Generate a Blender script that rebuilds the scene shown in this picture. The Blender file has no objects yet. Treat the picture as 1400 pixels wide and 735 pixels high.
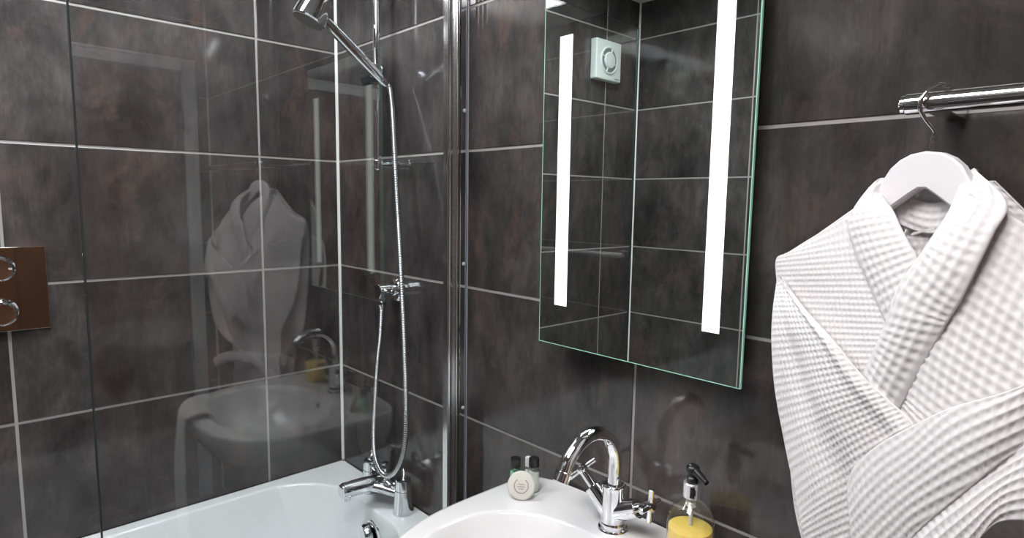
import bpy, bmesh, math, random
import numpy as np
from mathutils import Vector, Matrix
random.seed(7)
C = bpy.context.scene.collection
S = bpy.context.scene

# ------------------------------------------------------------------ camera, light, exposure
yaw, pitch, roll = map(math.radians, (46.97361404, -6.4906889, 0.84091937))
Fv = Vector((-math.sin(yaw)*math.cos(pitch), math.cos(yaw)*math.cos(pitch), math.sin(pitch)))
Rv = Fv.cross(Vector((0, 0, 1))).normalized(); Uv = Rv.cross(Fv)
R2 = Rv*math.cos(roll) + Uv*math.sin(roll); U2 = -Rv*math.sin(roll) + Uv*math.cos(roll)
cd = bpy.data.cameras.new('camera'); cam = bpy.data.objects.new('camera', cd); C.objects.link(cam)
cam.matrix_world = Matrix(((R2.x, U2.x, -Fv.x, 1.8515), (R2.y, U2.y, -Fv.y, -0.9549), (R2.z, U2.z, -Fv.z, 1.4378), (0, 0, 0, 1)))
cd.sensor_width = 36; cd.lens = 838.77/1400*36; cd.shift_y = 3.95/1400; cd.clip_start = 0.02
S.camera = cam
S.view_settings.view_transform = 'Standard'; S.view_settings.look = 'None'; S.view_settings.gamma = 1
S.view_settings.use_curve_mapping = False; S.view_settings.exposure = 0.0
w = bpy.data.worlds.new('world'); S.world = w; w.use_nodes = True
w.node_tree.nodes['Background'].inputs[0].default_value = (0.9, 0.95, 1, 1)
w.node_tree.nodes['Background'].inputs[1].default_value = 0.02

FILL_STRENGTH = (17.5, 33.0)   # added, unseen fill panels on the ceiling: room, bath
STRIP_STRENGTH = 1.7       # lit strips of the mirror
FILL_PANELS = [(1.55, -1.05, .36, .36), (.46, -.72, .12, .50)]

# ------------------------------------------------------------------ materials
def mat(name, color=(.5, .5, .5), rough=.5, metal=0.0, spec=.5, **kw):
    m = bpy.data.materials.new(name); m.use_nodes = True
    b = m.node_tree.nodes['Principled BSDF']
    b.inputs['Base Color'].default_value = (*color, 1); b.inputs['Roughness'].default_value = rough
    b.inputs['Metallic'].default_value = metal; b.inputs['Specular IOR Level'].default_value = spec
    for k, v in kw.items(): b.inputs[k.replace('_', ' ')].default_value = v
    return m
def N(m, t, **kw):
    n = m.node_tree.nodes.new(t)
    for k, v in kw.items(): setattr(n, k, v)
    return n
def L(m, a, b): m.node_tree.links.new(a, b)
def math_n(m, op, a, b=None, c=None):
    n = N(m, 'ShaderNodeMath', operation=op)
    for i, v in enumerate((a, b, c)):
        if v is None: continue
        if isinstance(v, (int, float)): n.inputs[i].default_value = v
        else: L(m, v, n.inputs[i])
    return n.outputs[0]
def ramp(m, fac, stops):
    r = N(m, 'ShaderNodeValToRGB'); e = r.color_ramp.elements
    e[0].position, e[0].color = stops[0][0], (*stops[0][1], 1)
    e[1].position, e[1].color = stops[-1][0], (*stops[-1][1], 1)
    for p, c in stops[1:-1]:
        x = e.new(p); x.color = (*c, 1)
    L(m, fac, r.inputs[0]); return r.outputs[0]
def noise(m, vec, scale, detail=4, rough=.55, dist=0):
    n = N(m, 'ShaderNodeTexNoise'); L(m, vec, n.inputs['Vector'])
    n.inputs['Scale'].default_value = scale; n.inputs['Detail'].default_value = detail
    n.inputs['Roughness'].default_value = rough; n.inputs['Distortion'].default_value = dist
    return n.outputs['Fac']
def mix(m, f, a, b, mode='MIX'):
    n = N(m, 'ShaderNodeMix', data_type='RGBA', blend_type=mode)
    for s, v in ((n.inputs[0], f), (n.inputs[6], a), (n.inputs[7], b)):
        if isinstance(v, (int, float)): s.default_value = v
        elif isinstance(v, tuple): s.default_value = (*v, 1)
        else: L(m, v, s)
    return n.outputs[2]
def coords(m, scale=(1, 1, 1), attr=None):
    tc = N(m, 'ShaderNodeTexCoord'); v = tc.outputs['Object']
    if attr:
        a = N(m, 'ShaderNodeAttribute', attribute_name=attr)
        s = N(m, 'ShaderNodeVectorMath', operation='MULTIPLY_ADD'); L(m, a.outputs['Vector'], s.inputs[0])
        s.inputs[1].default_value = (7, 9, 5); L(m, v, s.inputs[2]); v = s.outputs[0]
    mp = N(m, 'ShaderNodeMapping'); mp.inputs['Scale'].default_value = scale; L(m, v, mp.inputs[0])
    return mp.outputs[0]

# grey metallic-looking porcelain tile: cloudy, vertical streaks, rusty patches, fine woven scratches
def tile_mat():
    m = mat('grey_porcelain_tile', rough=.22, spec=.5)
    b = m.node_tree.nodes['Principled BSDF']
    v1 = coords(m, (1, 1, .8), 'tile'); v2 = coords(m, (1, 1, .16), 'tile'); v3 = coords(m, (1, 1, .05), 'tile')
    cloud = noise(m, v1, 4.2, 6, .62, .3)
    base = ramp(m, cloud, [(.30, (.035, .031, .032)), (.5, (.070, .063, .063)), (.70, (.118, .106, .102))])
    streak = noise(m, v2, 30, 5, .62)
    patch = noise(m, coords(m, (1, 1, .45), 'tile'), 15, 7, .72, .4)
    base = mix(m, .75, base, ramp(m, patch, [(.3, (.24, .235, .235)), (.5, (.5, .5, .5)), (.72, (.80, .79, .78))]), 'OVERLAY')
    base = mix(m, math_n(m, 'MULTIPLY', streak, .45), base, ramp(m, streak, [(.3, (.02, .019, .02)), (.7, (.15, .14, .137))]), 'OVERLAY')
    rust = noise(m, coords(m, (1.2, 1.2, .9), 'tile'), 5.5, 7, .7, .6)
    rustf = ramp(m, rust, [(.53, (0, 0, 0)), (.68, (.6, .6, .6))])
    base = mix(m, rustf, base, (.125, .082, .066))
    dark = noise(m, coords(m, (2, 2, .7), 'tile'), 9, 8, .7)
    base = mix(m, ramp(m, dark, [(.56, (0, 0, 0)), (.7, (.5, .5, .5))]), base, (.042, .040, .043))
    fine = noise(m, v3, 300, 2, .5)
    base = mix(m, .25, base, ramp(m, fine, [(.3, (.38, .38, .38)), (.7, (.62, .62, .62))]), 'OVERLAY')
    L(m, base, b.inputs['Base Color'])
    L(m, ramp(m, cloud, [(.3, (.07, .07, .07)), (.7, (.15, .15, .15))]), b.inputs['Roughness'])
    bp = N(m, 'ShaderNodeBump'); bp.inputs['Strength'].default_value = .03; bp.inputs['Distance'].default_value = .002
    L(m, streak, bp.inputs['Height']); L(m, bp.outputs[0], b.inputs['Normal'])
    return m
TILE = tile_mat()
GROUT = mat('pale_grout', (.37, .35, .335), .75)
SILICONE = mat('white_silicone', (.80, .80, .78), .35)
CHROME = mat('chrome', (.82, .83, .85), .045, 1.0)
CHROME_SATIN = mat('satin_chrome', (.60, .60, .61), .22, 1.0)
PLATE = mat('polished_steel_plate', (.62, .60, .58), .06, 1.0)
BLACK = mat('black_plastic', (.012, .012, .013), .3)
DARK = mat('dark_rubber', (.02, .02, .02), .5)
CERAMIC = mat('white_ceramic', (.86, .85, .86), .12, Coat_Weight=.6, Coat_Roughness=.04)
ACRYLIC = mat('white_acrylic', (.90, .925, .935), .14, Coat_Weight=.4, Coat_Roughness=.05)
PAINT = mat('white_wall_paint', (.82, .82, .80), .7)
GLOSSPAINT = mat('white_gloss_paint', (.72, .73, .75), .3)
PLASTIC = mat('white_plastic', (.74, .78, .76), .35)
WOODWHITE = mat('white_painted_wood', (.84, .81, .83), .28)
MIRROR = mat('mirror_silver', (.80, .86, .83), .0, 1.0)
GREENEDGE_LIT = mat('glowing_green_glass_edge', (.40, .72, .58), .15, Emission_Color=(.50, 1, .80, 1), Emission_Strength=.12)  # faint emission stands in for the backlight caught in the glass edge
def wood_mat():
    m = mat('brown_wood_veneer', rough=.35); b = m.node_tree.nodes['Principled BSDF']
    v = coords(m, (3, 3, .35)); n = noise(m, v, 14, 6, .6, .8)
    L(m, ramp(m, n, [(.3, (.085, .034, .015)), (.55, (.13, .056, .026)), (.75, (.18, .082, .04))]), b.inputs['Base Color']); return m
WOOD = wood_mat()
def cloth_mat(name, col):
    m = mat(name, col, .9, Sheen_Weight=.25, Sheen_Roughness=.5); b = m.node_tree.nodes['Principled BSDF']
    bp = N(m, 'ShaderNodeBump'); bp.inputs['Strength'].default_value = .25; bp.inputs['Distance'].default_value = .0006
    L(m, noise(m, coords(m), 1300, 3), bp.inputs['Height']); L(m, bp.outputs[0], b.inputs['Normal'])
    return m
WAFFLE = cloth_mat('white_waffle_cotton', (.775, .745, .752))
TERRY = cloth_mat('white_terry_cotton', (.80, .78, .77))
def floor_mat():
    m = mat('dark_floor_tile', rough=.3); b = m.node_tree.nodes['Principled BSDF']
    br = N(m, 'ShaderNodeTexBrick'); br.offset = 0; L(m, coords(m), br.inputs[0])
    br.inputs['Color1'].default_value = (.07, .066, .064, 1); br.inputs['Color2'].default_value = (.055, .052, .05, 1)
    br.inputs['Mortar'].default_value = (.3, .29, .28, 1); br.inputs['Scale'].default_value = 1
    br.inputs['Brick Width'].default_value = .335; br.inputs['Row Height'].default_value = .335; br.inputs['Mortar Size'].default_value = .004
    L(m, br.outputs[0], b.inputs['Base Color']); return m
FLOOR = floor_mat()
def emit(name, col, s):
    m = bpy.data.materials.new(name); m.use_nodes = True; nt = m.node_tree; nt.nodes.clear()
    o = N(m, 'ShaderNodeOutputMaterial'); e = N(m, 'ShaderNodeEmission')
    e.inputs[0].default_value = (*col, 1); e.inputs[1].default_value = s; L(m, e.outputs[0], o.inputs[0]); return m
FILL_GLOW = [emit('room_fill_glow', (1, .975, .965), FILL_STRENGTH[0]), emit('bath_fill_glow', (.93, .97, 1), FILL_STRENGTH[1])]  # glow of the added ceiling fill panels
STRIPM = emit('frosted_strip_glow', (.93, 1, .94), STRIP_STRENGTH)
# thin clear glass: two surfaces, each reflects by Fresnel (Schlick) and lets the rest through
def clear_glass(name, tint, f0=.045, rough=0.0):
    m = bpy.data.materials.new(name); m.use_nodes = True; nt = m.node_tree; nt.nodes.clear()
    o = N(m, 'ShaderNodeOutputMaterial'); g = N(m, 'ShaderNodeNewGeometry')
    d = N(m, 'ShaderNodeVectorMath', operation='DOT_PRODUCT'); L(m, g.outputs['Normal'], d.inputs[0]); L(m, g.outputs['Incoming'], d.inputs[1])
    c = math_n(m, 'ABSOLUTE', d.outputs['Value']); k = math_n(m, 'POWER', math_n(m, 'SUBTRACT', 1.0, c), 5.0)
    f = math_n(m, 'MULTIPLY_ADD', k, 1-f0, f0)
    t = N(m, 'ShaderNodeBsdfTransparent'); t.inputs[0].default_value = (*tint, 1)
    gl = N(m, 'ShaderNodeBsdfAnisotropic'); gl.inputs['Roughness'].default_value = rough; gl.inputs[0].default_value = (1, 1, 1, 1)
    mx = N(m, 'ShaderNodeMixShader'); L(m, f, mx.inputs[0]); L(m, t.outputs[0], mx.inputs[1]); L(m, gl.outputs[0], mx.inputs[2])
    L(m, mx.outputs[0], o.inputs[0]); return m
GLASS = clear_glass('clear_screen_glass', (.966, .978, .976), .055)
BOTTLE = clear_glass('clear_bottle_plastic', (.975, .98, .975), .05)
GREENBOT = clear_glass('green_tinted_plastic', (.72, .90, .78), .05)
SEAL = mat('clear_blue_seal', (.36, .39, .45), .2)

# ------------------------------------------------------------------ mesh helpers
def bx(bm, lo, hi, bev=0, seg=2, mi=0):
    r = bmesh.ops.create_cube(bm, size=1); vs = r['verts']
    for v in vs: v.co = Vector([(lo[i]+hi[i])/2 + v.co[i]*(hi[i]-lo[i]) for i in range(3)])
    fs = list({f for v in vs for f in v.link_faces})
    for f in fs: f.material_index = mi
    if bev:
        es = list({e for v in vs for e in v.link_edges})
        rr = bmesh.ops.bevel(bm, geom=es, offset=bev, segments=seg, affect='EDGES', profile=.5)
        for f in rr['faces']: f.material_index = mi
def frame_of(d):
    d = d.normalized(); a = Vector((0, 0, 1)) if abs(d.z) < .9 else Vector((1, 0, 0))
    s = d.cross(a).normalized(); return s, s.cross(d).normalized()
def rings(bm, rs, cap0=True, cap1=True, closed=False, mi=0):
    vv = [[bm.verts.new(p) for p in r] for r in rs]; n = len(vv[0]); fs = []
    for i in range(len(vv)-(0 if closed else 1)):
        a, b = vv[i], vv[(i+1) % len(vv)]
        for j in range(n): fs.append(bm.faces.new((a[j], a[(j+1) % n], b[(j+1) % n], b[j])))
    if cap0 and not closed: fs.append(bm.faces.new(vv[0][::-1]))
    if cap1 and not closed: fs.append(bm.faces.new(vv[-1]))
    for f in fs: f.material_index = mi
def tube(bm, pts, rad, seg=16, cap=True, ripple=None, mi=0, flat=1.0):
    pts = [Vector(p) for p in pts]; n = len(pts)
    rad = rad if isinstance(rad, (list, tuple)) else [rad]*n
    s, t = None, None; rs = []
    for i, p in enumerate(pts):
        d = (pts[min(i+1, n-1)]-pts[max(i-1, 0)]).normalized()
        if s is None: s, t = frame_of(d)
        else:
            s = (s - d*s.dot(d)).normalized(); t = s.cross(d).normalized()
        r = rad[i]
        rs.append([p + (s*math.cos(2*math.pi*k/seg) + t*math.sin(2*math.pi*k/seg)*flat)*r for k in range(seg)])
    rings(bm, rs, cap, cap, mi=mi)
def cyl(bm, a, b, r, r2=None, seg=32, bev=.0012, mi=0):
    a, b = Vector(a), Vector(b); d = (b-a).normalized(); r2 = r if r2 is None else r2
    if bev: tube(bm, [a, a+d*bev*.01, a+d*bev, b-d*bev, b-d*bev*.01, b], [r-bev, r-bev, r, r2, r2-bev, r2-bev], seg, mi=mi)
    else: tube(bm, [a, b], [r, r2], seg, mi=mi)
def lathe(bm, prof, at=(0, 0, 0), axis=(0, 0, 1), seg=40, mi=0, cap0=True, cap1=True):
    at, ax = Vector(at), Vector(axis).normalized(); s, t = frame_of(ax)
    rings(bm, [[at + ax*z + (s*math.cos(2*math.pi*k/seg)+t*math.sin(2*math.pi*k/seg))*max(r, 1e-5) for k in range(seg)] for r, z in prof], cap0, cap1, mi=mi)
def catmull(pts, n):
    P = [np.array(p, float) for p in pts]; P = [2*P[0]-P[1]] + P + [2*P[-1]-P[-2]]
    seg = len(P)-3; out = []
    for k in range(n):
        x = k/(n-1)*seg; i = min(int(x), seg-1); t = x-i; a, b, c, d = P[i:i+4]
        out.append(.5*(2*b + (c-a)*t + (2*a-5*b+4*c-d)*t*t + (3*b-a-3*c+d)*t**3))
    return out
def obj(name, bm, m, parent=None, smooth=True, ang=35):
    me = bpy.data.meshes.new(name); bmesh.ops.recalc_face_normals(bm, faces=bm.faces[:]); bm.to_mesh(me); bm.free()
    for x in (m if isinstance(m, (list, tuple)) else [m]): me.materials.append(x)
    if smooth:
        me.polygons.foreach_set('use_smooth', [True]*len(me.polygons)); me.set_sharp_from_angle(angle=math.radians(ang))
    o = bpy.data.objects.new(name, me); C.objects.link(o)
    if smooth:
        wn = o.modifiers.new('normals', 'WEIGHTED_NORMAL'); wn.weight = 80; wn.keep_sharp = True
    if parent: o.parent = parent; o.matrix_parent_inverse = Matrix.Translation(-Vector(parent.location)) if parent.type == 'EMPTY' else Matrix()
    return o
def thing(name, label, cat, loc, group=None):
    o = bpy.data.objects.new(name, None); C.objects.link(o); o.location = loc; o.empty_display_size = .05
    o['label'] = label; o['category'] = cat
    if group: o['group'] = group
    return o
def tag(o, label, cat, group=None):
    o['label'] = label; o['category'] = cat
    if group: o['group'] = group
    return o
def struct(name, bm, m, parent=None, **k):
    o = obj(name, bm, m, parent, **k)
    if not parent: o['kind'] = 'structure'
    return o
B = bmesh.new

# ------------------------------------------------------------------ room shell
D, W, H = -1.698, 2.577, 2.40
ZG = [1.56 + k*.335 for k in range(-4, 3)]
def tiled_wall(name, u0, u1, ucuts, to3d, holes=()):
    """to3d(u, z, depth): depth is measured out of the wall; tiles stand 1.5 mm proud of the grout bed"""
    bm = B(); lay = bm.loops.layers.float_color.new('tile'); g = .0034; rnd = random.Random(name)
    us = [u0]+[u for u in sorted(ucuts) if u0 < u < u1]+[u1]; zs = [0]+ZG+[H]
    bed = [bm.verts.new(to3d(u, z, dd)) for dd in (-.002, -.08) for u, z in ((u0, 0), (u1, 0), (u1, H), (u0, H))]
    for q in ((0, 1, 2, 3), (7, 6, 5, 4), (0, 4, 5, 1), (1, 5, 6, 2), (2, 6, 7, 3), (3, 7, 4, 0)):
        f = bm.faces.new([bed[i] for i in q]); f.material_index = 1
    for i in range(len(us)-1):
        for j in range(len(zs)-1):
            a0, a1 = us[i]+(g if i else 0), us[i+1]-(g if i < len(us)-2 else 0)
            b0, b1 = zs[j]+(g if j else 0), zs[j+1]-(g if j < len(zs)-2 else 0)
            e = .0010; c = (rnd.random(), rnd.random(), rnd.random(), 1); r = []
            for (o_, dd) in ((0, -.002), (0, -.0005), (e, 0)):
                r.append([bm.verts.new(to3d(u, z, dd)) for u, z in ((a0+o_, b0+o_), (a1-o_, b0+o_), (a1-o_, b1-o_), (a0+o_, b1-o_))])
            fs = [bm.faces.new(r[2])]
            for k in range(2):
                for q in range(4): fs.append(bm.faces.new((r[k][q], r[k][(q+1) % 4], r[k+1][(q+1) % 4], r[k+1][q])))
            for f in fs:
                f.material_index = 0
                for l in f.loops: l[lay] = c
    return struct(name, bm, [TILE, GROUT], smooth=False)
tiled_wall('wall_back', 0, W, [.5766, 1.1766, 1.7766, 2.3766], lambda u, z, d: (u, -d, z))
tiled_wall('wall_left', D, 0, [-.251, -.851, -1.451], lambda u, z, d: (d, u, z))
tiled_wall('wall_front', 0, W, [.593, 1.193, 1.793, 2.393], lambda u, z, d: (u, D+d, z))
tiled_wall('wall_right', D, 0, [-.58, -1.18], lambda u, z, d: (W-d, u, z))
bm = B(); bx(bm, (-.08, D-.08, -.1), (W+.08, .08, 0)); struct('floor', bm, FLOOR, smooth=False)
bm = B(); bx(bm, (-.08, D-.08, H), (W+.08, .08, H+.1)); struct('ceiling', bm, PAINT, smooth=False)
def bead(name, x, y, sx, sy, z0=0.0, z1=H):
    bm = B(); w_ = .0065
    prof = [(0, 0), (w_, 0), (w_*.55, w_*.25), (w_*.25, w_*.55), (0, w_)]
    rings(bm, [[(x+sx*a, y+sy*b, z) for a, b in prof] for z in (z0, z1)])
    return struct(name, bm, SILICONE, smooth=False)
bead('trim_1', 0, 0, 1, -1, .56); bead('trim_2', 0, D, 1, 1, .56); bead('trim_3', W, 0, -1, -1); bead('trim_4', W, D, -1, 1)

# door in the right wall (seen in the glass and in the steel plate)
y0, y1, zt = -.063, -1.06, 2.05
dr = thing('door_1', 'brown wood veneer door', 'door', (W-.01, (y0+y1)/2, 0)); del dr['label']; del dr['category']; dr['kind'] = 'structure'
bm = B(); bx(bm, (W-.034, y1+.06, .005), (W-.002, y0-.06, zt-.06), .002); obj('door_leaf', bm, WOOD, dr)
bm = B()
for (a, b) in (((W-.044, y0-.055, 0), (W, y0, zt)), ((W-.044, y1, 0), (W, y1+.055, zt)), ((W-.0438, y1+.0555, zt-.055), (W, y0-.0555, zt))): bx(bm, a, b, .006, 3)
for (a, b) in (((W-.05, y0-.012, 0), (W-.04, y0, zt)), ((W-.05, y1, 0), (W-.04, y1+.012, zt)), ((W-.0498, y1+.0125, zt-.012), (W-.04, y0-.0125, zt))): bx(bm, a, b, .003, 2)
obj('door_frame', bm, GLOSSPAINT, dr)
for z in (1.78, 1.26, .727):
    bm = B(); cyl(bm, (W-.042, y0-.062, z-.045), (W-.042, y0-.062, z+.045), .006); bx(bm, (W-.040, y0-.09, z-.045), (W-.034, y0-.062, z+.045)); obj('hinge', bm, CHROME, dr)
bm = B(); lathe(bm, [(.026, 0), (.026, .006), (.011, .009), (.011, .04)], (W-.034, y1+.12, 1.02), (-1, 0, 0))
tube(bm, catmull([(W-.072, y1+.12, 1.02), (W-.078, y1+.15, 1.02), (W-.078, y1+.23, 1.018)], 12), .009); obj('door_handle', bm, CHROME, dr)

# added fill panels, unseen: soft light for the room, brighter bath
for i, (x, y, hx, hy) in enumerate(FILL_PANELS):
    t = thing('fill_panel', ('unseen square fill panel added on the ceiling for soft room light', 'unseen slim fill panel added to brighten the bath')[i], 'added fill light', (x, y, H))
    bm = B()
    for (p, q) in (((x-hx, y-hy), (x-hx+.015, y+hy)), ((x+hx-.015, y-hy), (x+hx, y+hy)), ((x-hx+.015, y-hy), (x+hx-.015, y-hy+.015)), ((x-hx+.015, y+hy-.015), (x+hx-.015, y+hy))): bx(bm, (*p, H-.022), (*q, H), .0015)
    obj('panel_frame', bm, GLOSSPAINT, t)
    bm = B(); bx(bm, (x-hx+.0155, y-hy+.0155, H-.016), (x+hx-.0155, y+hy-.0155, H-.006)); obj('fill_diffuser', bm, FILL_GLOW[i], t)

# ------------------------------------------------------------------ bath
ZB, BX, BY0, BY1 = .56, .70, -.002, D+.002
def rrect(x0, x1, ya, yb, r, z, n=10):
    # corner radii r = (x0ya, x1ya, x1yb, x0yb); ya > yb
    r = r if isinstance(r, (list, tuple)) else (r,)*4; out = []
    for (cx, cy, sx, sy, rr, a0) in ((x0, ya, 1, -1, r[0], 180), (x0, yb, 1, 1, r[3], 180), (x1, yb, -1, 1, r[2], 270), (x1, ya, -1, -1, r[1], 0)):
        for k in range(n+1):
            if (sx, sy) == (1, -1): ang = math.radians(90+90*k/n)
            elif (sx, sy) == (1, 1): ang = math.radians(180+90*k/n)
            elif (sx, sy) == (-1, 1): ang = math.radians(270+90*k/n)
            else: ang = math.radians(0+90*k/n)
            out.append((cx+sx*rr+rr*math.cos(ang), cy+sy*rr+rr*math.sin(ang), z))
    return out
bt = thing('bathtub', 'white acrylic bath filled against the left tiled wall', 'bathtub', (.35, D/2, 0))
bt['label'] = 'white acrylic bathtub set against the dark tiled walls under the shower'
bm = B()
R_ = []
R_.append(rrect(.003, BX, BY0-.001, BY1, .012, ZB-.045))
R_.append(rrect(.003, BX, BY0-.001, BY1, .012, ZB-.006))
R_.append(rrect(.0045, BX-.003, BY0-.002, BY1+.002, .012, ZB-.001))
R_.append(rrect(.010, BX-.008, BY0-.006, BY1+.005, .010, ZB))
rr = (.20, .17, .15, .15)
R_.append(rrect(.040, .632, -.094, BY1+.085, rr, ZB))
R_.append(rrect(.0445, .6275, -.0985, BY1+.09, rr, ZB-.0012))
R_.append(rrect(.049, .623, -.102, BY1+.095, rr, ZB-.006))
R_.append(rrect(.060, .612, -.109, BY1+.112, rr, ZB-.05))
R_.append(rrect(.085, .588, -.125, BY1+.19, .15, ZB-.22))
R_.append(rrect(.115, .560, -.150, BY1+.29, .14, ZB-.36))
R_.append(rrect(.155, .520, -.195, BY1+.36, .12, ZB-.405))
R_.append(rrect(.24, .44, -.30, BY1+.50, .08, ZB-.415))
rings(bm, [[Vector(p) for p in r] for r in R_], cap0=False, cap1=True); obj('tub', bm, ACRYLIC, bt, ang=50)
bm = B(); bx(bm, (BX-.022, D+.004, .0), (BX-.008, -.004, ZB-.044), .002); obj('side_panel', bm, ACRYLIC, bt)
# overflow with turning knob on the tap end, waste in the floor of the tub
bm = B(); lathe(bm, [(.040, 0), (.040, .004), (.036, .007), (.012, .008)], (.392, -.1115, ZB-.060), (0, -1, -.12)); o = obj('overflow_cover', bm, CHROME, bt)
bm = B(); lathe(bm, [(.030, 0), (.033, .004), (.033, .016), (.029, .022), (.015, .025), (.003, .0255)], (.385, -.120, ZB-.062), (-.25, -1, -.05)); obj('overflow_knob', bm, CHROME, bt)
bm = B(); lathe(bm, [(.034, 0), (.034, .003), (.026, .005), (.005, .004)], (.35, -.38, ZB-.4145)); obj('waste', bm, CHROME, bt)

# ------------------------------------------------------------------ bath mixer tap on the rim
mx = thing('bath_mixer_tap', 'chrome two-pillar bath mixer tap standing on the end rim of the white bath', 'tap', (.353, -.045, ZB))
for k, x in enumerate((.265, .441)):
    yb = -.046
    bm = B(); lathe(bm, [(.031, 0), (.0315, .003), (.029, .012), (.0245, .064), (.0242, .068)], (x, yb, ZB)); obj('pillar', bm, CHROME, mx)
    bm = B(); lathe(bm, [(.0225, .068), (.0225, .070), (.0240, .0712), (.0225, .096), (.0205, .0995), (.005, .1005)], (x, yb, ZB)); hd = obj('handle', bm, CHROME, mx)
    bm = B(); tube(bm, catmull([(x+(.008 if k else -.008), yb-.005, ZB+.0985), (x+(-.006), yb+.006, ZB+.108), (x-.018, yb+.012, ZB+.116)], 10), [.0042]*10, 12); obj('lever', bm, CHROME, hd)
bm = B()
bx(bm, (.288, -.066, ZB+.052), (.418, -.034, ZB+.082), .012, 4)
for sx in (-1, 1):
    tube(bm, [(.353+sx*.072, -.048, ZB+.050), (.353+sx*.03, -.082, ZB+.062), (.353, -.105, ZB+.066)], [.013, .014, .014], 18)
obj('bridge', bm, CHROME, mx)
bm = B()
tube(bm, [(.353, -.062, ZB+.070), (.353, -.075, ZB+.070), (.353, -.13, ZB+.0725), (.353, -.182, ZB+.0745), (.353, -.190, ZB+.0745), (.353, -.1945, ZB+.0745)], [.016, .021, .0225, .0225, .0195, .008], 28)
cyl(bm, (.353, -.176, ZB+.062), (.353, -.176, ZB+.046), .0125); obj('spout', bm, CHROME, mx)
bm = B(); lathe(bm, [(.017, 0), (.017, .006), (.0085, .012), (.0085, .028)], (.353, -.050, ZB+.080)); lathe(bm, [(.012, .024), (.012, .036), (.009, .04)], (.353, -.050, ZB+.080), seg=6); obj('diverter', bm, CHROME, mx)

# ------------------------------------------------------------------ shower: outlet elbow, hose, riser rail, handset
ol = thing('shower_outlet_elbow', 'round chrome wall outlet elbow feeding the shower hose above the bath tap', 'shower outlet', (.345, 0, 1.18))
bm = B(); lathe(bm, [(.034, 0), (.034, .005), (.029, .011), (.0165, .013), (.0165, .030)], (.345, 0, 1.182), (0, -1, 0)); obj('wall_flange', bm, CHROME, ol)
bm = B(); cyl(bm, (.345, -.028, 1.182), (.345, -.066, 1.182), .0205); cyl(bm, (.345, -.052, 1.178), (.345, -.052, 1.152), .0095); cyl(bm, (.358, -.050, 1.186), (.402, -.050, 1.187), .0058); obj('elbow', bm, CHROME, ol)
bm = B(); lathe(bm, [(.0105, 0), (.0115, -.002), (.0115, -.012), (.008, -.020)], (.345, -.052, 1.153), seg=12); obj('hose_nut', bm, CHROME, ol)
hp = catmull([(.345, -.052, 1.136), (.342, -.055, 1.06), (.3315, -.060, .97), (.327, -.066, .86), (.328, -.072, .765), (.343, -.078, .706), (.378, -.080, .670), (.428, -.082, .675), (.476, -.083, .720), (.509, -.084, .79), (.518, -.085, .888), (.508, -.082, 1.046), (.494, -.080, 1.198), (.465, -.072, 1.388), (.432, -.060, 1.542), (.399, -.045, 1.659), (.380, -.038, 1.715), (.3685, -.036, 1.742), (.3672, -.046, 1.7495)], 120)
# resample evenly, then ripple the radius: wound metal hose
P_ = np.array(hp); dl = np.r_[0, np.cumsum(np.linalg.norm(np.diff(P_, axis=0), axis=1))]
pitch_ = .0062; nn = int(dl[-1]/(pitch_/6)); sl = np.linspace(0, dl[-1], nn)
Q = np.stack([np.interp(sl, dl, P_[:, i]) for i in range(3)], 1)
bm = B(); tube(bm, [tuple(q) for q in Q], [.0060+.0019*abs(math.sin(math.pi*s_/pitch_)) for s_ in sl], 12)
tag(obj('shower_hose', bm, CHROME_SATIN, ang=80), 'flexible ribbed metal shower hose hanging in a long loop from handset to wall outlet', 'hose')

rl = thing('shower_riser_rail', 'slim vertical chrome shower riser rail on the tiles above the bath', 'shower rail', (.343, 0, 1.54))
bm = B(); cyl(bm, (.343, -.060, 1.520), (.343, -.060, 2.20), .0092); obj('rail', bm, CHROME, rl)
for z in (1.535, 2.185):
    bm = B(); lathe(bm, [(.015, 0), (.015, .004), (.0095, .008), (.0095, .052), (.006, .06)], (.343, 0, z), (0, -1, 0)); lathe(bm, [(.0125, -.012), (.0135, -.010), (.0135, .010), (.0125, .012)], (.343, -.060, z)); obj('wall_bracket', bm, CHROME, rl)
bm = B(); cyl(bm, (.343, -.060, 1.748), (.343, -.060, 1.800), .019, bev=.003); cyl(bm, (.343, -.060, 1.772), (.305, -.080, 1.766), .017); obj('slider', bm, mat('dark_slider_plastic', (.05, .05, .055), .25), rl)
bm = B(); lathe(bm, [(.012, 0), (.020, .003), (.021, .012), (.017, .016), (.004, .017)], (.352, -.070, 1.780), (.9, -.45, .12)); obj('slider_knob', bm, CHROME, rl)
bm = B(); bx(bm, (.356, -.040, 1.533), (.530, -.001, 1.5365), .001); bx(bm, (.356, -.040, 1.537), (.530, -.037, 1.545), .001)
tag(obj('soap_shelf', bm, clear_glass('clear_shelf_plastic', (.86, .90, .90), .12)), 'small clear soap shelf beside the foot of the shower riser rail', 'shelf')

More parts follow.
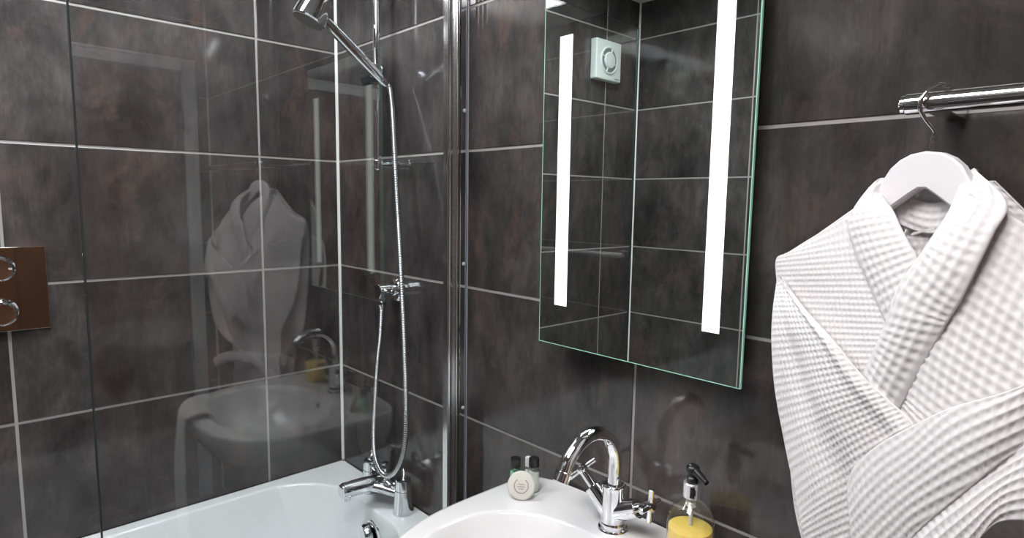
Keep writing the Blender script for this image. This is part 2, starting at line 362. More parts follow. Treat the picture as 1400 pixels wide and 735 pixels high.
hs = thing('shower_handset', 'chrome shower handset angled up from the slider with a round spray head', 'shower head', (.36, -.07, 1.77))
a, b = Vector((.366, -.066, 1.764)), Vector((.355, -.200, 1.874))
d = (b-a).normalized()
bm = B(); tube(bm, [a-d*.010, a-d*.002, a+d*.02, a+d*.09, b-d*.006, b+d*.012], [.0105, .0125, .0140, .0148, .0138, .0120], 24); obj('handle', bm, CHROME, hs)
bm = B(); tube(bm, [a-d*.026, a-d*.010], [.0085, .0115], 16); obj('hose_cone', bm, CHROME, hs)
hc = Vector((.350, -.246, 1.893)); ax = Vector((-.10, -.42, -.90)).normalized()
bm = B(); lathe(bm, [(.006, -.054), (.027, -.053), (.035, -.046), (.038, -.032), (.040, -.004), (.0415, .010), (.0415, .017), (.038, .020)], hc, ax); obj('spray_head', bm, CHROME, hs)
bm = B(); lathe(bm, [(.0375, .017), (.0375, .021), (.034, .0215), (.004, .0215)], hc, ax); sp = obj('spray_plate', bm, mat('grey_spray_plate', (.30, .29, .28), .45), hs)
bm = B(); bx(bm, (-.006, -.012, -.007), (.006, .014, .007), .003); bmesh.ops.transform(bm, matrix=Matrix.Translation((.357, -.206, 1.868)) @ Matrix.Rotation(math.radians(-40), 4, 'X'), verts=bm.verts[:]); obj('head_joint', bm, CHROME, hs)

# valve plate on the left wall
vp = thing('shower_valve', 'square polished shower valve plate with two round chrome knobs', 'shower valve', (0, -.86, 1.215))
bm = B(); bx(bm, (0, -.945, 1.118), (.010, -.772, 1.316), .0012); obj('cover_plate', bm, PLATE, vp)
for z in (1.268, 1.166):
    bm = B(); lathe(bm, [(.031, .010), (.031, .014), (.0265, .015), (.0265, .019), (.0285, .020), (.0285, .024), (.0255, .025), (.0255, .030), (.027, .031), (.027, .050), (.0235, .054), (.0215, .0535), (.004, .0535)], (0, -.862, z), (1, 0, 0)); obj('knob', bm, CHROME, vp)

# ------------------------------------------------------------------ glass screen with its wall post
gs = thing('bath_screen', 'clear glass bath screen hinged on a tall chrome post', 'bath screen', (.655, -.05, ZB))
bm = B(); bx(bm, (.6525, -.786, ZB+.012), (.6575, -.058, 1.985)); bm.faces.ensure_lookup_table(); bm.normal_update()
for f in bm.faces:
    if abs(f.normal.x) < .5: f.material_index = 1
obj('glass_panel', bm, [GLASS, mat('dark_glass_edge', (.07, .10, .10), .15)], gs, smooth=False)
bm = B()
lathe(bm, [(.0100, 0), (.0102, 1.415)], (.650, -.0465, ZB+.010), seg=48)
lathe(bm, [(.0058, 0), (.0058, 1.415)], (.6585, -.0290, ZB+.010), seg=32)
bx(bm, (.645, -.0600, ZB+.010), (.664, -.0560, ZB+1.425), .001); bx(bm, (.650, -.040, ZB+.010), (.656, -.002, ZB+1.425))
obj('hinge_post', bm, mat('brushed_chrome_post', (.80, .80, .81), .16, 1.0), gs)
bm = B(); bx(bm, (.645, -.022, ZB+.010), (.6635, -.001, ZB+1.425), .0008); obj('wall_channel', bm, CHROME, gs, smooth=False)
bm = B(); bx(bm, (.6650, -.0030, ZB+.003), (.6680, 0, ZB+1.425), .0008); obj('edge_seal', bm, SEAL, gs)
for z in (1.655, 1.284, .916):
    bm = B(); lathe(bm, [(.0045, 0), (.0045, .0012), (.003, .0026), (.0005, .003)], (.6635, -.010, z), (1, 0, 0), seg=20); obj('screw', bm, GLOSSPAINT, gs)
bm = B(); bx(bm, (.6515, -.7890, ZB+.010), (.6585, -.7862, 1.986), .0008); obj('polished_edge', bm, mat('polished_edge_glass', (.035, .045, .045), .12), gs)
bm = B(); bx(bm, (.6535, -.785, ZB+.001), (.6565, -.060, ZB+.014), .0005); obj('bottom_seal', bm, BOTTLE, gs)

# ------------------------------------------------------------------ lit mirror
X0, X1, Z0, Z1, YM = .9675, 1.4120, 1.150, 1.850, -.050
mr = thing('lit_mirror', 'tall frameless mirror with two lit vertical strips hung above the basin', 'mirror', ((X0+X1)/2, 0, Z0))
bm = B(); bx(bm, (X0+.02, YM+.010, Z0+.02), (X1-.02, -.0005, Z1-.02)); obj('back_box', bm, mat('dark_mirror_casing', (.05, .05, .05), .5), mr, smooth=False)
bm = B()   # silvered face, cut away where the frosted strips are
strips = [(1.0095, 1.0425), (1.3405, 1.3715)]; SZ0, SZ1 = 1.232, 1.757
EB = .0017
xs = [X0+EB, strips[0][0], strips[0][1], strips[1][0], strips[1][1], X1-EB]
for i in range(5):
    for (za, zb) in ((Z0+EB, SZ0), (SZ0, SZ1), (SZ1, Z1-EB)):
        if i in (1, 3) and za == SZ0: continue
        f = bm.faces.new([bm.verts.new((x, YM, z)) for x, z in ((xs[i], za), (xs[i+1], za), (xs[i+1], zb), (xs[i], zb))])
bmesh.ops.remove_doubles(bm, verts=bm.verts[:], dist=1e-5)
for f in bm.faces: f.normal_update()
bx(bm, (X0+.0002, YM+.0002, Z0+.0002), (X1-.0002, YM+.0055, Z1-.0002), mi=1)
# the slab behind has a glass-green edge with its glow put into the material; only the silver face is removed in front of the strips
obj('mirror_glass', bm, [MIRROR, GREENEDGE_LIT], mr, smooth=False)
for (a, b) in strips:
    bm = B(); bx(bm, (a+.0002, YM-.0002, SZ0+.0002), (b-.0002, YM+.0010, SZ1-.0002)); obj('light_strip', bm, STRIPM, mr, smooth=False)

# ------------------------------------------------------------------ towel rails
tr = thing('towel_rail', 'chrome towel rail on the tiles with the white robe hanging from it', 'towel rail', (1.65, 0, 1.557))
bm = B(); cyl(bm, (1.626, -.120, 1.557), (2.246, -.120, 1.557), .0118, seg=48, bev=.0015); lathe(bm, [(.0105, 0), (.0105, -.0035), (.009, -.005), (.002, -.005)], (1.626, -.120, 1.557), (1, 0, 0)); obj('rail', bm, CHROME, tr)
for x in (1.652, 2.220):
    bm = B(); bx(bm, (x-.011, -.114, 1.549), (x+.011, 0, 1.564), .0015); obj('wall_bracket', bm, CHROME, tr)
t2 = thing('towel_rail', 'white tube rail on the tiled wall opposite, reflected low in the lit mirror', 'towel rail', (1.6, D, 1.19))
bm = B(); cyl(bm, (1.30, D+.085, 1.182), (1.98, D+.085, 1.182), .013); obj('rail', bm, GLOSSPAINT, t2)
for x in (1.35, 1.96):
    bm = B(); bx(bm, (x-.01, D+.002, 1.176), (x+.01, D+.08, 1.194), .002); bx(bm, (x-.02, D, 1.165), (x+.02, D+.007, 1.205), .002); obj('wall_bracket', bm, CHROME, t2)

# extractor fan on the left wall, seen in the mirror
fy, fz = -1.425, 2.083
fn = thing('extractor_fan', 'square white extractor fan high on the tiled wall, reflected in the lit mirror', 'extractor fan', (0, fy, fz))
bm = B(); bx(bm, (0, fy-.090, fz-.088), (.036, fy+.090, fz+.088), .006, 3); obj('housing', bm, PLASTIC, fn)
bm = B(); lathe(bm, [(.062, .036), (.062, .040), (.057, .042), (.053, .040), (.053, .034), (.05, .034)], (0, fy, fz), (1, 0, 0)); obj('grille_ring', bm, PLASTIC, fn)
bm = B(); lathe(bm, [(.052, .0362), (.052, .037), (.01, .037)], (0, fy, fz), (1, 0, 0)); obj('air_slot', bm, mat('grey_shadow_slot', (.22, .24, .23), .6), fn)
bm = B(); lathe(bm, [(.036, .036), (.037, .041), (.033, .046), (.004, .048)], (0, fy, fz), (1, 0, 0))
for k in range(4):
    an = math.radians(20+90*k); c_, s_ = math.cos(an), math.sin(an)
    tube(bm, [(.039, fy+.034*c_, fz+.034*s_), (.039, fy+.055*c_, fz+.055*s_)], .0035, 8)
obj('centre_cap', bm, PLASTIC, fn)
bm = B(); bx(bm, (.036, fy-.078, fz-.079), (.0364, fy-.042, fz-.073)); obj('maker_mark', bm, mat('grey_print', (.30, .32, .32), .5), fn)

# ------------------------------------------------------------------ basin
ZS = .84; bxc = 1.196
bs = thing('wash_basin', 'white ceramic wash basin with a shallow oval bowl fixed to the tiled wall', 'basin', (bxc, 0, 0))
def outl(hw, dep, z, n=72, back=0.0, p=3.4, yb=-.003):
    """closed outline: flat back at y=back, sides, bulging front"""
    out = []
    for k in range(n):
        a_ = 2*math.pi*k/n; c_, s_ = math.cos(a_), math.sin(a_)
        x = hw*math.copysign(abs(c_)**(2/p), c_)
        if s_ >= 0: y = math.copysign(abs(s_)**(2/9), s_)*(dep*.42)
        else: y = -abs(s_)**(2/2.35)*(dep*.58)
        out.append(Vector((bxc+x, yb-dep*.42+y+back, z)))
    return out
def oval(hw, ya, yb, z, n=72, p=2.3):
    out = []
    for k in range(n):
        a_ = 2*math.pi*k/n; c_, s_ = math.cos(a_), math.sin(a_); ym = (ya+yb)/2
        out.append(Vector((bxc+hw*math.copysign(abs(c_)**(2/p), c_), ym+(ya-yb)/2*math.copysign(abs(s_)**(2/p), s_), z)))
    return out
rs = []
for (hw, dp, z, yb) in ((.10, .20, .55, -.003), (.15, .30, .66, -.003), (.235, .43, .735, -.003), (.262, .472, .770, -.003), (.272, .486, .800, -.003), (.2745, .490, .826, -.003), (.2725, .4885, .835, -.003), (.268, .485, .8395, -.004), (.262, .480, ZS, -.007)):
    rs.append(outl(hw, dp, z, yb=yb))
BO = [(.222, -.118, -.455, ZS), (.2165, -.1225, -.450, ZS-.0012), (.212, -.127, -.446, ZS-.005), (.203, -.135, -.438, ZS-.020), (.185, -.150, -.425, ZS-.055), (.15, -.18, -.395, ZS-.095), (.09, -.22, -.345, ZS-.120), (.03, -.255, -.305, ZS-.126)]
for (hw, ya, yb, z) in BO: rs.append(oval(hw, ya, yb, z))
bm = B(); rings(bm, rs, cap0=True, cap1=True); obj('bowl', bm, CERAMIC, bs, ang=60)
bm = B(); rings(bm, [[Vector((bxc+a_*math.cos(t_), -.15+b_*math.sin(t_), z)) for t_ in [2*math.pi*k/32 for k in range(32)]] for a_, b_, z in ((.10, .12, 0), (.095, .115, .03), (.075, .09, .15), (.07, .085, .45), (.095, .12, .58))]); obj('pedestal', bm, CERAMIC, bs)
bm = B(); lathe(bm, [(.031, 0), (.031, .003), (.022, .005), (.005, .004)], (bxc, -.28, ZS-.1255)); obj('waste', bm, CHROME, bs)
bm = B(); lathe(bm, [(.011, 0), (.011, .002), (.007, .002), (.007, -.004), (.001, -.004)], (bxc, -.142, ZS-.034), (0, -1, .5)); obj('overflow_ring', bm, CHROME, bs)

# basin mixer: swan-neck spout, two cross handles on angled stems
tx, ty = 1.196, -.078
tp = thing('basin_mixer_tap', 'chrome swan-neck basin mixer tap with two cross handles on the white basin', 'tap', (tx, ty, ZS))
bm = B(); lathe(bm, [(.0275, 0), (.028, .002), (.027, .0045), (.0235, .006), (.0225, .007), (.0225, .009), (.0245, .010), (.0245, .013), (.0235, .015), (.0225, .018), (.0220, .030), (.0215, .078), (.0222, .080), (.0222, .084), (.0185, .086), (.013, .086)], (tx, ty, ZS)); obj('body', bm, CHROME, tp)
bm = B(); sp_ = [(tx, ty, ZS+.070), (tx, ty, ZS+.10), (tx, ty, ZS+.130), (tx, ty-.006, ZS+.157), (tx, ty-.024, ZS+.181), (tx, ty-.050, ZS+.195), (tx, ty-.078, ZS+.197), (tx, ty-.106, ZS+.188), (tx, ty-.128, ZS+.169), (tx, ty-.1415, ZS+.147)]
q = catmull(sp_, 60); tube(bm, q, [.0125]*60, 32); obj('spout', bm, CHROME, tp, ang=60)
e0, e1 = Vector(q[-3]), Vector(q[-1]); dd = (e1-e0).normalized()
bm = B(); cyl(bm, e1-dd*.004, e1+dd*.014, .0138, bev=.001); o = obj('aerator', bm, CHROME, tp)
for k, sx in enumerate((-1, 1)):
    if sx < 0: dv = Vector((-.70, -.10, .70)).normalized(); st = Vector((tx-.006, ty, ZS+.030)); ln = .088
    else: dv = Vector((.90, .06, .46)).normalized(); st = Vector((tx+.004, ty, ZS+.034)); ln = .078
    bm = B(); tube(bm, [st, st+dv*.02, st+dv*.054, st+dv*.0555], [.0190, .0188, .0178, .014], 28); obj('valve_arm', bm, CHROME, tp)
    bm = B(); cyl(bm, st+dv*.052, st+dv*(ln+.008), .0085); lathe(bm, [(.0085, 0), (.012, .004), (.012, .010), (.008, .014), (.001, .015)], st+dv*(ln-.004), dv); hd = obj('cross_handle', bm, CHROME, tp)
    ctr = st+dv*(ln+.003)
    n1 = (dv.cross(Vector((0, 1, 0)))).normalized()      # in the vertical plane of the arm
    n2 = dv.cross(n1).normalized()
    for (v_, l_) in (((n1*.78+n2*.62).normalized() if sx < 0 else Vector((.05, 0, 1)), .031), ((n2*.78-n1*.62).normalized() if sx < 0 else n2, .031)):
        bm = B(); cyl(bm, ctr-v_*l_, ctr+v_*l_, .0052, seg=20, bev=.001); obj('cross_bar', bm, CHROME, hd)

# ------------------------------------------------------------------ little things on the basin
def mini(x, y, glassm, cap, label, h=.052, r=.0125, liq=None):
    t = thing('toiletry_bottle', label, 'bottle', (x, y, ZS), None)
    bm = B(); lathe(bm, [(r-.002, 0), (r, .002), (r, h-.006), (r-.003, h-.001), (r*.62, h)], (x, y, ZS), seg=28); obj('bottle_body', bm, glassm, t)
    if liq:
        bm = B(); lathe(bm, [(r-.0022, .0015), (r-.0015, .003), (r-.0015, h*.80), (.001, h*.80)], (x, y, ZS), seg=28); obj('liquid', bm, liq, t)
    bm = B(); lathe(bm, [(r*.80, h+.0002), (r*.86, h+.001), (r*.86, h+.018), (r*.78, h+.0195), (.001, h+.0195)], (x, y, ZS), seg=28); obj('cap', bm, cap, t)
    return t
CLEARLIQ = mat('pale_milky_liquid', (.70, .74, .68), .25); GREENLIQ = mat('pale_green_liquid', (.58, .80, .66), .2)
mini(.968, -.112, GREENBOT, BLACK, 'tiny green toiletry bottle with black cap, left one behind the soap', liq=GREENLIQ)
mini(.993, -.083, BOTTLE, BLACK, 'tiny clear toiletry bottle with black cap, right one behind the soap', liq=CLEARLIQ)
mini(.972, -.078, BOTTLE, PLASTIC, 'tiny bottle with a white cap standing behind the two black-capped ones', h=.045, r=.0085, liq=CLEARLIQ)
sc = Vector((1.001, -.126, ZS+.0275)); sn = Vector((.60, -.70, .28)).normalized()
sb = thing('wrapped_soap', 'round white wrapped soap leaning on the tiny black-capped bottles', 'soap', (sc.x, sc.y, ZS))
bm = B(); lathe(bm, [(.020, -.006), (.026, -.005), (.0285, -.002), (.0285, .002), (.026, .005), (.020, .0062), (.002, .0064)], sc, sn, 48); obj('soap_disc', bm, mat('cream_soap_paper', (.74, .72, .66), .6), sb)
PRINT = mat('grey_soap_print', (.36, .34, .32), .6)
s_, t_ = frame_of(sn)
if t_.z < 0: s_, t_ = -s_, -t_
bm = B(); n_ = 40; rs = []
for k in range(n_+1):
    an = math.radians(-235+290*k/n_); c1 = s_*math.cos(an)+t_*math.sin(an)
    rs.append([sc+sn*zz+c1*rr_ for rr_, zz in ((.0132, .0060), (.0132, .0068), (.0152, .0068), (.0152, .0060))])
rings(bm, rs); obj('printed_ring', bm, PRINT, sb)
bm = B()
for j, wd in enumerate((.006, .008, .005)):
    c0 = sc+sn*.0066+t_*(.003-.0045*j); vs = [c0+s_*a_*wd+t_*b_*.0005+sn*z_ for z_ in (0, .0004) for a_, b_ in ((-1, -1), (1, -1), (1, 1), (-1, 1))]
    rings(bm, [vs[:4], vs[4:]])
obj('printed_lines', bm, PRINT, sb)

px_, py_ = 1.349, -.070
pb = thing('soap_dispenser', 'clear pump bottle of yellow hand soap on the right end of the basin', 'soap dispenser', (px_, py_, ZS))
bm = B(); lathe(bm, [(.036, 0), (.0375, .003), (.0385, .008), (.0385, .072), (.0375, .082), (.033, .093), (.025, .103), (.016, .111), (.0135, .114), (.0135, .120)], (px_, py_, ZS), seg=56, cap1=True); obj('bottle_body', bm, BOTTLE, pb, ang=60)
YEL = mat('yellow_liquid_soap', (.88, .64, .15), .15, Subsurface_Weight=.3)
bm = B(); lathe(bm, [(.034, .003), (.0352, .006), (.0362, .012), (.0362, .060), (.0355, .0635), (.030, .066), (.002, .0665)], (px_, py_, ZS), seg=48); obj('liquid', bm, YEL, pb)
bm = B(); cyl(bm, (px_, py_, ZS+.0667), (px_, py_, ZS+.118), .0032, bev=0); cyl(bm, (px_, py_, ZS+.100), (px_, py_, ZS+.116), .009); obj('dip_tube', bm, mat('frosted_pump_plastic', (.62, .63, .6), .3), pb)
bm = B(); cyl(bm, (px_, py_, ZS+.116), (px_, py_, ZS+.142), .0145, bev=.001); obj('collar', bm, mat('silver_collar_label', (.80, .78, .80), .25, .75), pb)
bm = B()
for (u_, hh) in ((-.3, .018), (-.05, .018), (.12, .010)):
    an = math.radians(-48)+u_; cx_, cy_ = px_+.0147*math.cos(an), py_+.0147*math.sin(an); tx_ = Vector((-math.sin(an), math.cos(an), 0))
    nx_ = Vector((math.cos(an), math.sin(an), 0)); p0 = Vector((cx_, cy_, ZS+.129)); wv = .0018 if hh > .015 else .0012
    vs = [p0+tx_*a_*wv+Vector((0, 0, b_*hh/2))+nx_*z_ for z_ in (-.0004, .0003) for a_, b_ in ((-1, -1), (1, -1), (1, 1), (-1, 1))]; rings(bm, [vs[:4], vs[4:]])
obj('printed_marks', bm, BLACK, pb)
bm = B(); lathe(bm, [(.0095, .142), (.0095, .150), (.0075, .152), (.0075, .158), (.0105, .160), (.0105, .168), (.008, .1705), (.001, .171)], (px_, py_, ZS), seg=28)
nd = Vector((.80, -.30, -.26)); pz = Vector((px_, py_, ZS+.165))
tube(bm, [pz-nd*.006, pz+nd*.012, pz+nd*.026, pz+nd*.040], [.0075, .007, .0058, .0045], 16); obj('pump_head', bm, BLACK, pb)

# hand towel hung over the front of the basin (seen in the glass)
bm = B(); g_ = []
nu, nv = 40, 70
for i in range(nu+1):
    row = []
    for j in range(nv+1):
        u_ = i/nu; v_ = j/nv; xx = 1.20+.165*u_
        # over the rim: inside drop, over lip, long outside fall
        yf = -.003-.42*.49-.58*.49*(max(0, 1-abs((xx-bxc)/.2745)**2.35))**(1/2.35) if abs(xx-bxc) < .2745 else -.21
        s2 = v_*.46
        if s2 < .06: y_, z_ = yf+.075-s2*.55, ZS-.035+s2*.75
        elif s2 < .11: tt = (s2-.06)/.05; y_, z_ = yf+.042-.058*math.sin(tt*math.pi/2), ZS+.012*math.cos(tt*math.pi/2)**.5 + .004*(1-tt)
        else: tt = s2-.11; y_, z_ = yf-.018-.010*math.sin(tt*8), ZS-.004-tt
        y_ += .006*math.sin(u_*11+s2*3)*(min(1, max(0, s2-.1)*8)); row.append((xx+.01*(s2*1.2)*math.sin(u_*6), y_, z_))
    g_.append(row)
vv = [[bm.verts.new(p) for p in r] for r in g_]
for i in range(nu):
    for j in range(nv): bm.faces.new((vv[i][j], vv[i+1][j], vv[i+1][j+1], vv[i][j+1]))
tw = obj('hand_towel', bm, TERRY, ang=80); md = tw.modifiers.new('thick', 'SOLIDIFY'); md.thickness = .006; md.offset = 1
tag(tw, 'white hand towel draped over the front of the basin, seen reflected in the bath screen', 'towel')

# ------------------------------------------------------------------ hanger and waffle robe
RO = Vector((1.654, -.123, 0)); ra = math.radians(20.4)
RU = Vector((math.cos(ra), -math.sin(ra), 0)); RN = Vector((-math.sin(ra), -math.cos(ra), 0))
def rp(s, z, d): return RO + RU*s + RN*d + Vector((0, 0, z))
hg = thing('clothes_hanger', 'white painted wooden hanger with a steel hook on the towel rail', 'hanger', tuple(rp(0, 1.50, 0)))
half = [(0, 1.5022), (.017, 1.4996), (.030, 1.4935), (.041, 1.484), (.0485, 1.472), (.054, 1.459), (.075, 1.444), (.11, 1.420), (.15, 1.393), (.183, 1.366), (.187, 1.353), (.178, 1.345), (.15, 1.358), (.11, 1.385), (.06, 1.420), (.035, 1.4385), (.015, 1.453), (.004, 1.4600)]
outline = half + [(-s, z) for s, z in half[::-1] if abs(s) > .001]
bm = B(); hv = .0065
prof = [(-hv, .0022), (-hv+.002, 0), (hv-.002, 0), (hv, .0022)]
cen = np.mean(np.array(outline), 0); ro = []
on = len(outline); nrm = []
for i in range(on):
    a_, b_ = np.array(outline[i-1]), np.array(outline[(i+1) % on]); t_2 = b_-a_; t_2 /= np.linalg.norm(t_2); nrm.append(np.array((t_2[1], -t_2[0])))
for dz, ins in prof: ro.append([rp(outline[i][0]+nrm[i][0]*ins, outline[i][1]+nrm[i][1]*ins, dz) for i in range(on)])
rings(bm, ro); obj('hanger_body', bm, WOODWHITE, hg, ang=40)
for f in []: pass
hk = [tuple(rp(.0035, 1.497, 0)), tuple(rp(.0033, 1.514, 0)), tuple(rp(.0052, 1.524, .001)), (1.650, -.131, 1.5375), (1.6455, -.138, 1.549), (1.6465, -.1385, 1.560), (1.653, -.132, 1.5715), (1.661, -.1215, 1.5755), (1.668, -.109, 1.572), (1.671, -.103, 1.563)]
bm = B(); tube(bm, catmull(hk, 50), .0022, 12); obj('hook', bm, CHROME, hg, ang=80)

def waffle(h, cell): # pit pattern height 0..1, ridges at cell borders
    return h
def panel(name, parent, left, right, cell=.0095, amp=.0020, bulge=.006, folds=None, thick=.0035, pw=1.4, mat_=None, skew=0.0, top=0, extra=None):
    """cloth between two edge lines given as (along robe, height, out) points; the waffle weave is real relief"""
    step = cell/5.0
    Lc = np.array(catmull(left, 200)); Rc = np.array(catmull(right, 200))
    la = (np.linalg.norm(np.diff(Lc, axis=0), axis=1).sum()+np.linalg.norm(np.diff(Rc, axis=0), axis=1).sum())/2
    wd = np.linalg.norm(Rc-Lc, axis=1); wm = wd.max()*.97
    Mc = (Lc+Rc)/2; mc = np.r_[0, np.cumsum(np.linalg.norm(np.diff(Mc, axis=0), axis=1))]; la = max(la, mc[-1])
    nt_, ns_ = max(8, int(la/step)), max(8, int(wm/step))
    arc = np.linspace(0, mc[-1], nt_); t = np.interp(arc, mc, np.linspace(0, 1, 200)); s = np.linspace(0, 1, ns_)
    ti = t*199; i0 = np.clip(ti.astype(int), 0, 198); f = (ti-i0)[:, None]
    l = Lc[i0]*(1-f)+Lc[i0+1]*f; r = Rc[i0]*(1-f)+Rc[i0+1]*f
    P = l[:, None, :]*(1-s)[None, :, None] + r[:, None, :]*s[None, :, None]
    T, S_ = np.meshgrid(t, s, indexing='ij')
    P[..., 2] += bulge*(np.clip(1-(2*S_-1)**2, 0, 1))**.75*np.clip(T*4, 0, 1)
    if folds is not None: P[..., 2] += folds(T, S_)
    # to world
    U3, N3, O3 = np.array(RU), np.array(RN), np.array(RO)
    X = O3 + P[..., 0:1]*U3 + P[..., 2:3]*N3 + P[..., 1:2]*np.array((0, 0, 1.0))
    gt = np.gradient(X, axis=0); gs_ = np.gradient(X, axis=1)
    n = np.cross(gt, gs_); n /= (np.linalg.norm(n, axis=2, keepdims=True)+1e-12)
    if (n @ N3).mean() < 0: n = -n
    U_ = (arc/cell)[:, None] + skew*S_; V_ = (S_-.5)*np.interp(t, np.linspace(0, 1, 200), wd)[:, None]/cell + 40
    fu = np.abs(2*(U_ % 1)-1); fv = np.abs(2*(V_ % 1)-1)
    hgt = np.maximum(fu, fv)*.8 + .2*np.minimum(fu, fv)
    edge = np.minimum(np.minimum(S_, 1-S_)*wm, np.minimum(T, 1-T)*la)
    hgt = np.where(edge < .0025, .8, hgt)
    front = X + n*(1.45*amp*(hgt-1))[..., None]; back = X - n*thick
    if not amp: front = X
    nt_, ns_ = front.shape[:2]; Nn = nt_*ns_
    verts = np.concatenate([front.reshape(-1, 3), back.reshape(-1, 3)])
    idx = np.arange(Nn).reshape(nt_, ns_)
    q1 = np.stack([idx[:-1, :-1], idx[:-1, 1:], idx[1:, 1:], idx[1:, :-1]], -1).reshape(-1, 4)
    # coarse back would need matching borders, so the back shares the grid
    q2 = q1[:, ::-1]+Nn
    def strip(a): return np.stack([a[:-1], a[1:], a[1:]+Nn, a[:-1]+Nn], -1)
    q3 = np.concatenate([strip(idx[0, ::-1]), strip(idx[-1]), strip(idx[:, 0]), strip(idx[::-1, -1])])
    faces = np.concatenate([q1, q2, q3])
    # face orientation check
    a_, b_, c_ = verts[q1[len(q1)//2][:3]]
    if np.dot(np.cross(b_-a_, c_-a_), N3) < 0: faces = faces[:, ::-1]
    me = bpy.data.meshes.new(name); me.vertices.add(len(verts)); me.vertices.foreach_set('co', verts.ravel().astype('f'))
    me.loops.add(len(faces)*4); me.loops.foreach_set('vertex_index', faces.ravel().astype('i'))
    me.polygons.add(len(faces)); me.polygons.foreach_set('loop_start', np.arange(0, len(faces)*4, 4).astype('i'))
    me.polygons.foreach_set('loop_total', np.full(len(faces), 4, 'i')); me.polygons.foreach_set('use_smooth', np.ones(len(faces), bool))
    me.update(calc_edges=True); me.validate(); me.materials.append(mat_ or WAFFLE)
    o = bpy.data.objects.new(name, me); C.objects.link(o)
    o.parent = parent; o.matrix_parent_inverse = Matrix.Translation(-Vector(parent.location))
    return o
rb = thing('bathrobe', 'white waffle-weave bathrobe with sleeves folded across, on the white hanger', 'bathrobe', tuple(rp(0, .45, 0)))
sin = np.sin
panel('back_panel', rb, [(-.060, 1.468, -.018), (-.13, 1.40, -.020), (-.205, 1.352, -.012), (-.200, 1.20, -.018), (-.17, 1.0, -.02), (-.12, .87, -.02), (-.13, .70, -.02), (-.15, .48, -.02)],
      [(.060, 1.468, -.018), (.12, 1.41, -.020), (.205, 1.352, -.012), (.205, 1.20, -.018), (.19, 1.0, -.02), (.14, .87, -.02), (.16, .70, -.02), (.18, .48, -.02)], cell=.0095, bulge=.0)
panel('front_left', rb, [(-.193, 1.3705, 0), (-.2115, 1.358, 0), (-.204, 1.3101, 0), (-.183, 1.2381, .01), (-.1441, 1.1529, .02), (-.1021, 1.0217, .02), (-.10, .87, .015)],
      [(-.0691, 1.4314, .024), (-.0246, 1.3806, .035), (.0114, 1.3171, .043), (.0345, 1.2467, .045), (.0489, 1.1506, .035), (.05, .87, .03)], cell=.0078, amp=.0016,
      folds=lambda T, S_: .002*sin(T*7+S_*4))
panel('front_right', rb, [(.0597, 1.4555, .022), (.0524, 1.4029, .042), (.0359, 1.3214, .052), (.0264, 1.2444, .052), (.0241, 1.175, .050), (.02, .87, .03)],
      [(.206, 1.355, -.003), (.207, 1.28, .015), (.207, 1.2, .03), (.20, 1.1, .035), (.13, .87, .02)], cell=.0108, amp=.0021, bulge=.012,
      folds=lambda T, S_: .002*sin(T*6-S_*5))
panel('collar', rb, [(-.050, 1.474, -.012), (-.0593, 1.4700, .006), (-.0723, 1.4249, .03), (-.0582, 1.3877, .036), (-.0331, 1.3494, .04), (-.0047, 1.3053, .043), (.0262, 1.2535, .042)],
      [(-.0455, 1.4715, -.012), (-.048, 1.455, .004), (-.015, 1.4358, .03), (.0108, 1.4069, .042), (.029, 1.3832, .045), (.0487, 1.3481, .045), (.0682, 1.312, .042)], cell=.0098, bulge=.009, thick=.005, amp=.0021)
panel('lapel', rb, [(.0352, 1.477, -.01), (.0446, 1.4588, .015), (.0507, 1.4322, .04), (.0442, 1.4027, .055), (.0375, 1.3843, .060), (.0191, 1.3495, .062), (.009, 1.309, .062), (-.0157, 1.248, .056), (-.0492, 1.1775, .045)],
      [(.0437, 1.4822, -.01), (.0934, 1.4458, .015), (.0991, 1.4147, .040), (.0956, 1.3843, .052), (.0868, 1.3503, .057), (.0769, 1.3262, .058), (.0685, 1.3062, .058), (.0292, 1.2133, .052), (.003, 1.1418, .045)], cell=.0110, bulge=.008, thick=.006, amp=.0023)
panel('sleeve', rb, [(-.2096, 1.3279, 0), (-.2023, 1.2889, .01), (-.1987, 1.2348, .012), (-.1856, 1.161, .015), (-.1635, 1.0911, .015), (-.1285, 1.0191, .018), (-.1085, .9811, .02), (-.0766, .9304, .02)],
      [(-.1881, 1.3341, .01), (-.1154, 1.3051, .045), (-.0573, 1.277, .058), (-.0107, 1.2438, .062), (.0233, 1.223, .064), (.0544, 1.2002, .064), (.0661, 1.1454, .06), (.0747, 1.066, .055)], cell=.0088, amp=.0020, bulge=.013,
      folds=lambda T, S_: -.007*np.exp(-((S_-.30-.25*T)/.12)**2)*np.clip(T*3, 0, 1) + .005*np.exp(-((S_-.93)/.05)**2) + .004*sin(9*T+5*S_)*np.clip(T*2, 0, 1))
panel('sleeve', rb, [(.195, 1.335, .02), (.1603, 1.2836, .085), (.1044, 1.2454, .09), (.0658, 1.2123, .088), (.0297, 1.1782, .085), (.0001, 1.1407, .08), (-.0150, 1.1129, .07)],
      [(.225, 1.28, .045), (.1658, 1.2255, .085), (.129, 1.173, .092), (.0838, 1.1046, .09), (.0633, 1.0661, .085), (.0395, 1.0253, .08), (.0123, .9974, .07)], cell=.0112, amp=.0023, bulge=.006, thick=.005)
panel('sleeve_underside', rb, [(.262, 1.29, .004), (.215, 1.285, .05), (.1760, 1.2560, .078), (.1607, 1.2300, .083), (.1222, 1.1760, .086), (.0774, 1.1090, .085), (.0451, 1.0400, .078)],
      [(.272, 1.13, .006), (.235, 1.15, .055), (.195, 1.165, .084), (.1600, 1.1560, .092), (.14, 1.1240, .094), (.1113, 1.0720, .092), (.0776, 1.0016, .085)], cell=.0095, amp=.002, bulge=.006)
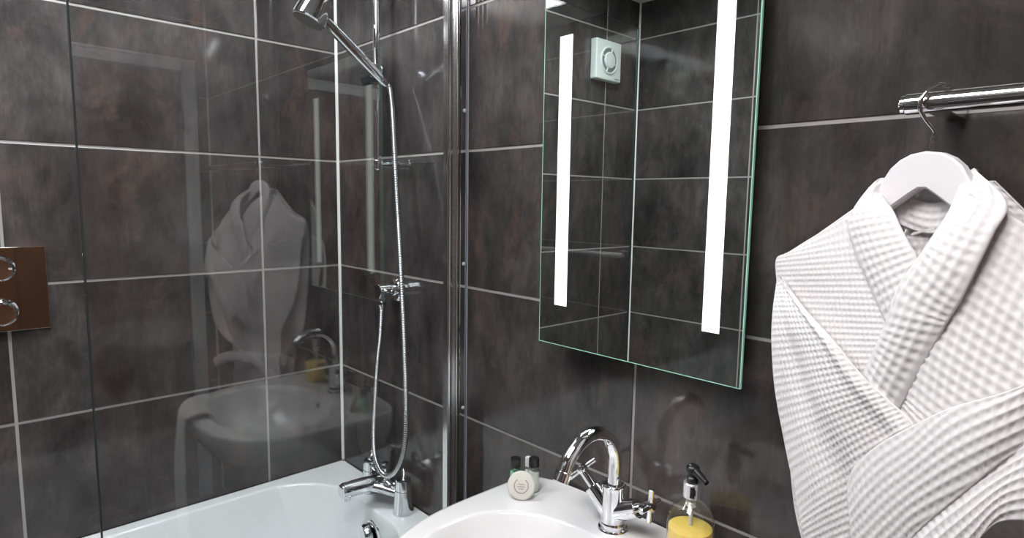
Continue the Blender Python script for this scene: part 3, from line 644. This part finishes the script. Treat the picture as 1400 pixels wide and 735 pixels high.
panel('upper_sleeve', rb, [(.196, 1.345, -.002), (.205, 1.25, -.002), (.205, 1.12, 0), (.15, .98, .01), (.06, .90, .02)], [(.212, 1.345, -.002), (.262, 1.25, .005), (.275, 1.12, .01), (.235, .96, .015), (.10, .88, .02)], cell=.0095, bulge=.02)
panel('skirt', rb, [(-.10, .90, .02), (-.095, .86, .025), (-.12, .70, .02), (-.15, .48, .015)], [(.14, .90, .02), (.13, .86, .025), (.16, .70, .02), (.18, .48, .015)], cell=.0095, bulge=.012, folds=lambda T, S_: .008*sin(S_*16)*T)
panel('belt', rb, [(-.110, .895, .010), (-.02, .893, .045), (.06, .893, .045), (.150, .895, .010)], [(-.110, .855, .010), (-.02, .853, .045), (.06, .853, .045), (.150, .855, .010)], cell=.0095, bulge=.006)
panel('belt_bow', rb, [(.02, .885, .055), (-.05, .885, .075), (-.12, .845, .07), (-.145, .80, .06)], [(.02, .855, .055), (-.05, .845, .075), (-.10, .80, .07), (-.115, .765, .06)], cell=.0095, bulge=.006)
panel('belt_bow', rb, [(.02, .885, .055), (.08, .895, .075), (.15, .875, .07), (.20, .85, .06)], [(.02, .855, .055), (.08, .855, .075), (.14, .835, .07), (.18, .815, .06)], cell=.0095, bulge=.006)
panel('neckband', rb, [(-.0455, 1.470, -.006), (-.030, 1.4550, -.012), (0, 1.4440, -.015), (.030, 1.4550, -.012), (.046, 1.472, -.006)], [(-.050, 1.430, -.008), (-.030, 1.415, -.012), (0, 1.408, -.014), (.030, 1.415, -.012), (.050, 1.43, -.008)], cell=.0095, bulge=.002)
bm = B(); tube(bm, catmull([tuple(rp(*p)) for p in ((-.020, 1.412, -.004), (-.0215, 1.400, 0), (-.018, 1.386, .003), (-.010, 1.376, .004))], 20), .0026, 10, flat=.6); obj('hanging_loop', bm, TERRY, rb)
bm = B(); vs = [rp(*p) for p in ((-.016, 1.405, -.004), (.012, 1.4145, -.004), (.012, 1.4165, -.004), (-.014, 1.4085, -.004), (-.016, 1.405, -.0055), (.012, 1.4145, -.0055), (.012, 1.4165, -.0055), (-.014, 1.4085, -.0055))]
rings(bm, [vs[:4], vs[4:]]); obj('neck_label', bm, mat('satin_label', (.75, .74, .74), .35), rb)
